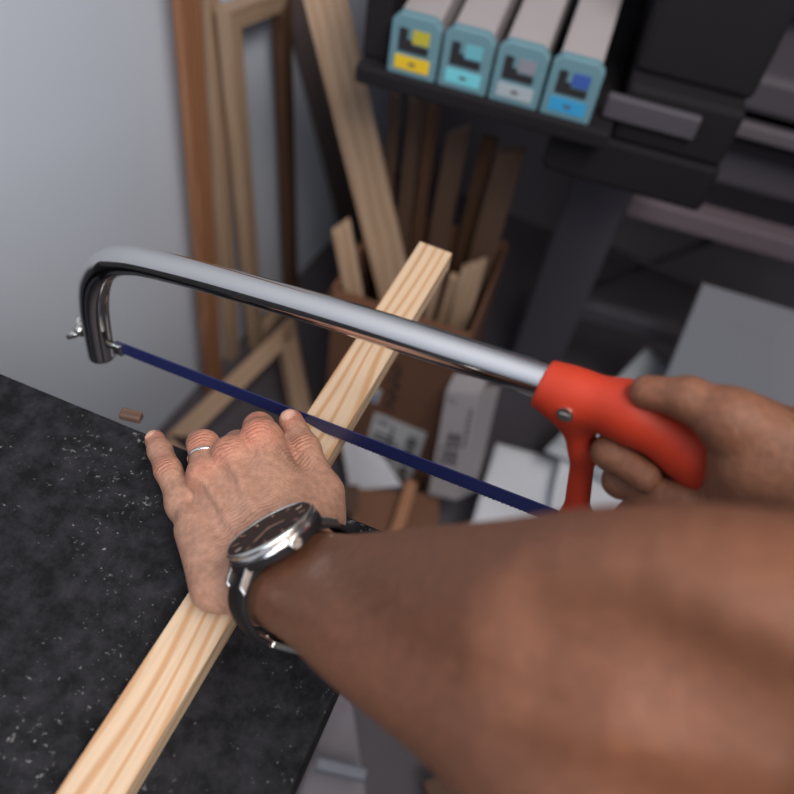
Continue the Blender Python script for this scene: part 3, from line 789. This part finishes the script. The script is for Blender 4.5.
beam_px('wooden_plank', py_(402, 320, 0.93), px_(320, -25, -0.52), 0.058, 0.020, M_pine_b, 'tall pale plank leaning out of the cardboard box towards the wall')

# ------------------------------------------------------------------ cardboard box with offcuts
BY = 0.80
def build_box():
    a = V((-0.395, BY, 0)); yaw = math.radians(7); X_ = V((math.cos(yaw), math.sin(yaw), 0)); Y_ = V((-math.sin(yaw), math.cos(yaw), 0))
    M = Matrix.Identity(4)
    for i in range(3): M[i][0], M[i][1], M[i][3] = X_[i], Y_[i], a[i]
    Wd, Dp, Ht, t = 0.225, 0.24, 0.445, 0.004
    root = empty('cardboard_box', None, 'brown cardboard box full of wood offcuts with a white printed label', 'box', M=M)
    bm = bmesh.new()
    for lo, hi in (((0, 0, 0), (Wd, t, Ht)), ((0, Dp - t, 0), (Wd, Dp, Ht)), ((0, t, 0), (t, Dp - t, Ht)), ((Wd - t, t, 0), (Wd, Dp - t, Ht)), ((t, t, 0), (Wd - t, Dp - t, t))): add_box(bm, lo, hi)
    link('carton_body', bm_mesh(bm), M_card, root, local=True)
    def flap(p, q, out, drop):
        bm = bmesh.new(); p, q, out = V(p), V(q), V(out); n = (q - p).cross(out).normalized() * 0.003
        add_hex(bm, [p, q, q + out, p + out], [p + n, q + n, q + out + n, p + out + n]); link('flap', bm_mesh(bm), M_cardin, root, local=True)
    flap((-.001, 0, Ht), (-.001, Dp * .5, Ht), (-.018, 0, -.06), 0)
    flap((0, -.001, Ht), (Wd, -.001, Ht), (0, -.012, -.05), 0)
    # label with print and barcode
    def on_front(px, py):
        P = py_(px, py, BY + 0.01); l = M.inverted() @ P
        r = V(ray(px, py)); o_ = V(CAM); n = Y_; s = (a - o_).dot(n) / r.dot(n); return M.inverted() @ (o_ + r * s)
    def quad(bm, q, off, mi):
        vs = [V((p.x, -off, p.z)) for p in q]; vb = [V((p.x, -off + .0006, p.z)) for p in q]; add_hex(bm, vs, vb, mi)
    L4 = [on_front(375, 412), on_front(427, 433), on_front(410, 481), on_front(362, 458)]
    def sub(u0, v0, u1, v1):
        f = lambda u, v: (L4[0] * (1 - u) * (1 - v) + L4[1] * u * (1 - v) + L4[2] * u * v + L4[3] * (1 - u) * v)
        return [f(u0, v0), f(u1, v0), f(u1, v1), f(u0, v1)]
    bm = bmesh.new(); quad(bm, L4, .001, 0)
    for v_, u1 in ((.1, .3), (.34, .5), (.44, .62), (.54, .45), (.7, .55), (.8, .4)): quad(bm, sub(.08, v_, u1, v_ + .045), .0018, 1)
    quad(bm, sub(.38, .1, .42, .62), .0018, 1)
    for k in range(9): quad(bm, sub(.70, .14 + k * .062, .90, .14 + k * .062 + (.02 + .018 * (k % 3))), .0018, 1)
    quad(bm, sub(.74, .80, .88, .92), .0018, 1)
    l = link('shipping_label', bm_mesh(bm), [M_white, M_ink], root, local=True); l['label'] = 'white printed label with barcode'
    S4 = [on_front(366, 385), on_front(382, 390), on_front(377, 403), on_front(362, 398)]; L4[:] = S4
    bm = bmesh.new(); quad(bm, S4, .001, 0); quad(bm, sub(.2, .35, .8, .9), .0018, 1)
    s = link('sticker', bm_mesh(bm), [M_white, M_bluep], root, local=True); s['label'] = 'small white and blue sticker'
    # felt-pen scrawl
    bm = bmesh.new(); pts = [(398, 362), (390, 368), (402, 372), (388, 380), (400, 386), (386, 392), (397, 398), (384, 404), (394, 410)]
    add_tube(bm, [V((on_front(*p).x, -.0008, on_front(*p).z)) for p in pts], .0016, 6); 
    add_tube(bm, [V((on_front(*p).x, -.0008, on_front(*p).z)) for p in ((401, 364), (396, 385), (390, 408))], .0014, 6)
    link('pen_scrawl', bm_mesh(bm), M_ink, root, local=True)
    return M
BXM = build_box()
random.seed(4)
def offcut(pxt, pyt, y, base, w, t, m, label, skew=0.0, lean=None):
    top = py_(pxt, pyt, y); b = BXM @ V((base[0], base[1], 0.012))
    d = (top - b).normalized(); view = (V(CAM) - (top + b) / 2).normalized()
    o = bar('wood_offcut', b, top, w, t, d.cross(view), m, skew=(0, skew)); tag(o, label, 'wood offcut', 'offcuts standing in the cardboard box')
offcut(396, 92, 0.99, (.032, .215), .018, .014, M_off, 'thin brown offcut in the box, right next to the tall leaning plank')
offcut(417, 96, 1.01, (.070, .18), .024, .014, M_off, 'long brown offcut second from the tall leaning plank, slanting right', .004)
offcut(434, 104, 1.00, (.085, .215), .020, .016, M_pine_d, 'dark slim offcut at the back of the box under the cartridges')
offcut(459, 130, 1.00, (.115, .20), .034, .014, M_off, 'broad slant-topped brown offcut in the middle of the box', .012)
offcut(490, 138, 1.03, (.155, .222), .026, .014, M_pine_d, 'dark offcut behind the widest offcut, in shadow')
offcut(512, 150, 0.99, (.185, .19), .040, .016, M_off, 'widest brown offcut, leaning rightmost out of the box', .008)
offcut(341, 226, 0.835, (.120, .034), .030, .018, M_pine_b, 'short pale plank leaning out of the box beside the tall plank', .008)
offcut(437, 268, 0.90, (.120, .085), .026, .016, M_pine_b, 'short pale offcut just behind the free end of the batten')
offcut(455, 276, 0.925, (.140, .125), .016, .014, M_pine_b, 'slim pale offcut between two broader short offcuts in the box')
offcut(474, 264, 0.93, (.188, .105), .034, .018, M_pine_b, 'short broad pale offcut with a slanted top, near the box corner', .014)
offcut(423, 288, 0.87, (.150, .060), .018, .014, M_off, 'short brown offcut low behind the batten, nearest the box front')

# narrow white carton leaning against the box
def build_carton():
    tl, tr_ = py_(446, 391, BY - .012), py_(480, 394, BY - .002)
    bl, br = py_(428, 494, BY - .055), py_(458, 498, BY - .04)
    if min(bl.z, br.z) < 0.004:
        dz = 0.004 - min(bl.z, br.z)
    pn = (tr_ - tl).cross(bl - tl).normalized(); br = br - pn * (br - tl).dot(pn)      # keep the printed face flat
    root = empty('narrow_carton', (bl + br) / 2, 'narrow white printed carton leaning beside the labelled cardboard box', 'carton')
    n = (tr_ - tl).cross(bl - tl).normalized(); n = n if n.dot(tl - V(CAM)) > 0 else -n
    nf = n.copy(); n = (n + V((0.75, 0.2, 0)) ).normalized()
    dp = .045
    bm = bmesh.new(); add_hex(bm, [tl, tr_, br, bl], [tl + n * dp, tr_ + n * dp, br + n * dp, bl + n * dp])
    link('carton_body', bm_mesh(bm, '', .001), M_cartgrey, root)
    bm = bmesh.new(); up = (tl - bl).normalized(); e = up * .03 + n * .012
    add_hex(bm, [tl, tr_, tr_ + e, tl + e], [tl + n * .002, tr_ + n * .002, tr_ + e + n * .002, tl + e + n * .002]); link('flap', bm_mesh(bm), M_cartgrey, root)
    f = lambda u, v: tl * (1 - u) * (1 - v) + tr_ * u * (1 - v) + br * u * v + bl * (1 - u) * v - nf * .0008
    bm = bmesh.new()
    def q(u0, v0, u1, v1):
        vs = [f(u0, v0), f(u1, v0), f(u1, v1), f(u0, v1)]; add_hex(bm, vs, [x + nf * .0004 for x in vs])
    def tri(vs): add_hex(bm, [f(*x) for x in vs], [f(*x) + nf * .0004 for x in vs])
    for v0 in (.36, .52):
        for u0 in (.30, .52):
            q(u0 + .04, v0 + .045, u0 + .14, v0 + .11); tri([(u0 - .02, v0 + .05), (u0 + .09, v0 - .01), (u0 + .20, v0 + .05)])
        q(.26, v0 + .115, .74, v0 + .135)
    link('arrow_symbols', bm_mesh(bm), M_ink, root); bm = bmesh.new()
    for k in range(7): q(.80, .14 + k * .05, .88, .14 + k * .05 + .032)
    for k in range(4): q(.15, .50 + k * .05, .22, .53 + k * .05)
    q(.12, .06, .2, .085); q(.3, .08, .36, .1)
    link('printed_text', bm_mesh(bm), M_ink, root)
build_carton()

# sheet of paper, card and board at the foot of the box
slab('paper_sheet', [py_(340, 436, .80), py_(376, 446, .79), py_(402, 486, .73), py_(350, 491, .72)], .0012, M_paper, 'white sheet of paper hanging at the front of the cardboard box', 'paper')
slab('card_piece', [py_(341, 484, .66), py_(358, 485, .66), py_(358, 512, .62), py_(341, 512, .62)], .003, M_off, 'small brown card beside the thumb-side edge of the wrist', 'card')
slab('brown_board', [pz(352, 488, .13), pz(440, 494, .10), pz(438, 560, .08), pz(352, 545, .10)], .012, M_card, 'flat brown board low down in front of the cardboard box', 'board')
beam_px('wooden_strip', pz(412, 482, .145), pz(392, 545, .115), .020, .012, M_pine_o, 'brown wooden strip lying across the low brown board', 'wood strip')

# ------------------------------------------------------------------ large-format printer
PY = math.radians(9); PX_ = V((math.cos(PY), math.sin(PY), 0)); PYv = V((-math.sin(PY), math.cos(PY), 0)); PO = V((-.34, .80, 0))
PM_ = Matrix.Identity(4)
for i in range(3): PM_[i][0], PM_[i][1], PM_[i][3] = PX_[i], PYv[i], PO[i]
prn = empty('large_format_printer', None, 'black large-format printer on a grey stand above the cardboard box', 'printer', M=PM_)
def pb(name, lo, hi, m, bevel=.004, parent=None):
    return box_obj(name, lo, hi, m, parent or prn, local=True, bevel=bevel)
pb('cartridge_tray', (-.045, -.004, .795), (.262, .36, .817), M_black)
pb('tray_side', (-.045, .02, .817), (-.013, .36, .96), M_black)
pb('body', (-.02, .36, .80), (.425, .62, 1.10), M_black, .01)
pb('ink_housing', (.264, .06, .86), (.40, .36, 1.10), M_black, .01)
pb('lower_housing', (.195, .03, .728), (.398, .36, .793), M_black, .008)
pb('side_housing', (.264, .03, .793), (.395, .36, .862), M_black, .006)
pb('trim_strip', (.245, .022, .820), (.352, .034, .848), M_dgrey, .003)
pb('carriage_beam', (.425, .40, .86), (1.5, .62, 1.10), M_black, .01)
pb('front_cover', (.40, .28, .745), (1.5, .60, .80), M_dgrey, .01)
pb('paper_rail', (.40, .285, .705), (1.5, .305, .728), M_mgrey, .004)
pb('rail_shadow_gap', (.40, .30, .680), (1.5, .56, .706), M_black, .002)
pb('take_up_cover', (.40, .33, .60), (1.5, .55, .68), M_dgrey, .008)
pb('stand_leg', (.246, .30, .03), (.345, .36, .80), M_dgrey, .004)
pb('stand_leg', (1.30, .30, .03), (1.40, .36, .80), M_dgrey, .004)
pb('stand_foot', (.235, .02, .0), (.355, .62, .035), M_dgrey, .006)
pb('stand_foot', (1.29, .02, .0), (1.41, .62, .035), M_dgrey, .006)
pb('stand_crossbar', (.345, .30, .518), (1.30, .34, .556), M_bar, .004)
pb('lower_crossbar', (.345, .36, .22), (1.30, .39, .26), M_dgrey, .004)
bm = bmesh.new(); add_tube(bm, [V((.345, .31, .44)), V((.60, .31, .405))], .006, 10); add_tube(bm, [V((.345, .325, .335)), V((.53, .325, .535))], .006, 10)
link('brace', bm_mesh(bm), M_black, prn, local=True)

def build_cartridge(k, band, chip, label):
    x0 = -.0075 + k * .0612; x1 = x0 + .0575
    M = PM_ @ Matrix.Translation(V((x0, 0, .8175)))
    r = empty('ink_cartridge', None, label, 'ink cartridge', 'ink cartridges in the printer tray', M=M)
    w = x1 - x0; zs = .070
    bm = bmesh.new(); add_hex(bm, [V((.004, .012, 0)), V((w - .004, .012, 0)), V((w - .004, .22, 0)), V((.004, .22, 0))],
                              [V((.005, .016, zs - .004)), V((w - .005, .016, zs - .004)), V((w - .005, .22, zs + .02)), V((.005, .22, zs + .02))])
    link('carton_body', bm_mesh(bm, '', .003), M_cartgrey, r, local=True)
    bm = bmesh.new(); c_ = .009
    pts = [(0, 0), (w, 0), (w, zs - c_), (w - c_, zs), (c_, zs), (0, zs - c_)]
    add_hex(bm, [V((x, 0, z)) for x, z in pts], [V((x, .014, z)) for x, z in pts])
    fr = link('face_plate', bm_mesh(bm, '', .002), M_teal, r, local=True); fr['label'] = 'teal front face'
    mt = mat('cartridge_band', band, .5); mc = mat('cartridge_chip', chip, .5)
    bm = bmesh.new()
    add_box(bm, (.008, -.0008, .008), (w - .008, .001, .024), mi=0)
    add_box(bm, (.010, -.0008, .029), (w - .012, .001, .038), mi=1); add_box(bm, (.010, -.0008, .038), (.020, .001, .055), mi=1)
    add_box(bm, (.020, -.0008, .038), (.026, .001, .043), mi=1)
    add_box(bm, (.026, -.0010, .040), (w - .012, .001, .055), mi=2)
    add_box(bm, (w / 2 - .004, -.0012, .014), (w / 2 + .004, .001, .0175), mi=3)
    lb = link('colour_label', bm_mesh(bm), [mt, M_ink, mc, M_dgrey], fr, local=True)
build_cartridge(0, srgb(236, 196, 46), srgb(190, 178, 60), 'ink cartridge with a yellow band, at the left end of the tray')
build_cartridge(1, srgb(120, 208, 222), srgb(110, 180, 196), 'ink cartridge with a pale cyan band, next to the yellow one')
build_cartridge(2, srgb(172, 182, 190), srgb(140, 140, 152), 'ink cartridge with a light grey band, between cyan and blue ones')
build_cartridge(3, srgb(58, 158, 212), srgb(62, 92, 170), 'ink cartridge with a bright blue band, at the right end of the tray')

# ------------------------------------------------------------------ papers and panels under the printer
def pY(px, py, y):
    r = V(ray(px, py)); o_ = V(CAM); t = ((PO + PYv * y) - o_).dot(PYv) / r.dot(PYv); return o_ + r * t
slab('grey_sheet', [pY(703, 283, .22), pY(800, 312, .22), pY(800, 470, .02), pY(640, 440, .02)], .006, M_panel, 'large flat grey sheet of board leaning under the printer behind the right hand', 'board')
def sheet(name, quad, m, label, cat='paper', amp=.006, nx=14, ny=14, seed=1):
    q = [V(v) for v in quad]; n = (q[1] - q[0]).cross(q[3] - q[0]).normalized(); rnd = random.Random(seed)
    ph = [rnd.uniform(0, 6) for _ in range(4)]
    bm = bmesh.new(); g_ = []
    for j in range(ny + 1):
        row = []
        for i in range(nx + 1):
            u, v = i / nx, j / ny
            p = q[0] * (1 - u) * (1 - v) + q[1] * u * (1 - v) + q[2] * u * v + q[3] * (1 - u) * v
            row.append(bm.verts.new(p + n * amp * (math.sin(u * 5 + ph[0] + v * 2) + .6 * math.sin(v * 7 + ph[1] - u * 3))))
        g_.append(row)
    for j in range(ny):
        for i in range(nx): bm.faces.new((g_[j][i], g_[j][i + 1], g_[j + 1][i + 1], g_[j + 1][i]))
    o = link(name, bm_mesh(bm), m, smooth=True)
    s = o.modifiers.new('thickness', 'SOLIDIFY'); s.thickness = .0008
    return tag(o, label, cat)
sheet('paper_sheet', [pz(496, 444, .18), pz(612, 470, .18), pz(625, 560, .14), pz(470, 530, .14)], M_paper, 'crumpled white paper on the floor around the blade tip', amp=.006, seed=2)
sheet('plastic_film', [pz(545, 450, .24), pz(648, 346, .30), pz(700, 385, .30), pz(640, 500, .20)], M_film, 'translucent grey film sheet rising behind the orange handle', 'film', amp=.006, seed=3)
sheet('paper_sheet', [pz(560, 455, .22), pz(625, 440, .22), pz(640, 530, .17), pz(545, 530, .17)], M_paper, 'white paper showing inside the opening of the orange handle', amp=.004, seed=5)
sheet('paper_sheet', [pz(784, 430, .42), pz(830, 400, .42), pz(840, 480, .38), pz(796, 462, .38)], M_paper, 'white paper corner at the right beyond the gripping wrist', amp=.002, seed=6)

# ------------------------------------------------------------------ things on the floor beside the bench
slab('grey_board', [pz(338, 690, .30), pz(352, 700, .30), pz(372, 830, .28), pz(285, 830, .28)], .01, M_mgrey, 'grey board standing low against the side of the bench', 'board')
bm = bmesh.new()
a_, b_ = pz(316, 764, .33), pz(366, 776, .33)
M_, L_ = frame_from(a_, b_, (0, 1, 0)); add_box(bm, (0, -.006, -.008), (L_, .006, .008))
tag(link('metal_bracket', bm_mesh(bm, '', .002), M_panel, None, M_), 'pale metal bracket on the grey board below the forearm', 'bracket')
beam_px('floor_offcut', pz(428, 800, .05), pz(500, 770, .05), .05, .02, M_pine_d, 'brown wood piece on the floor under the forearm', 'wood offcut')
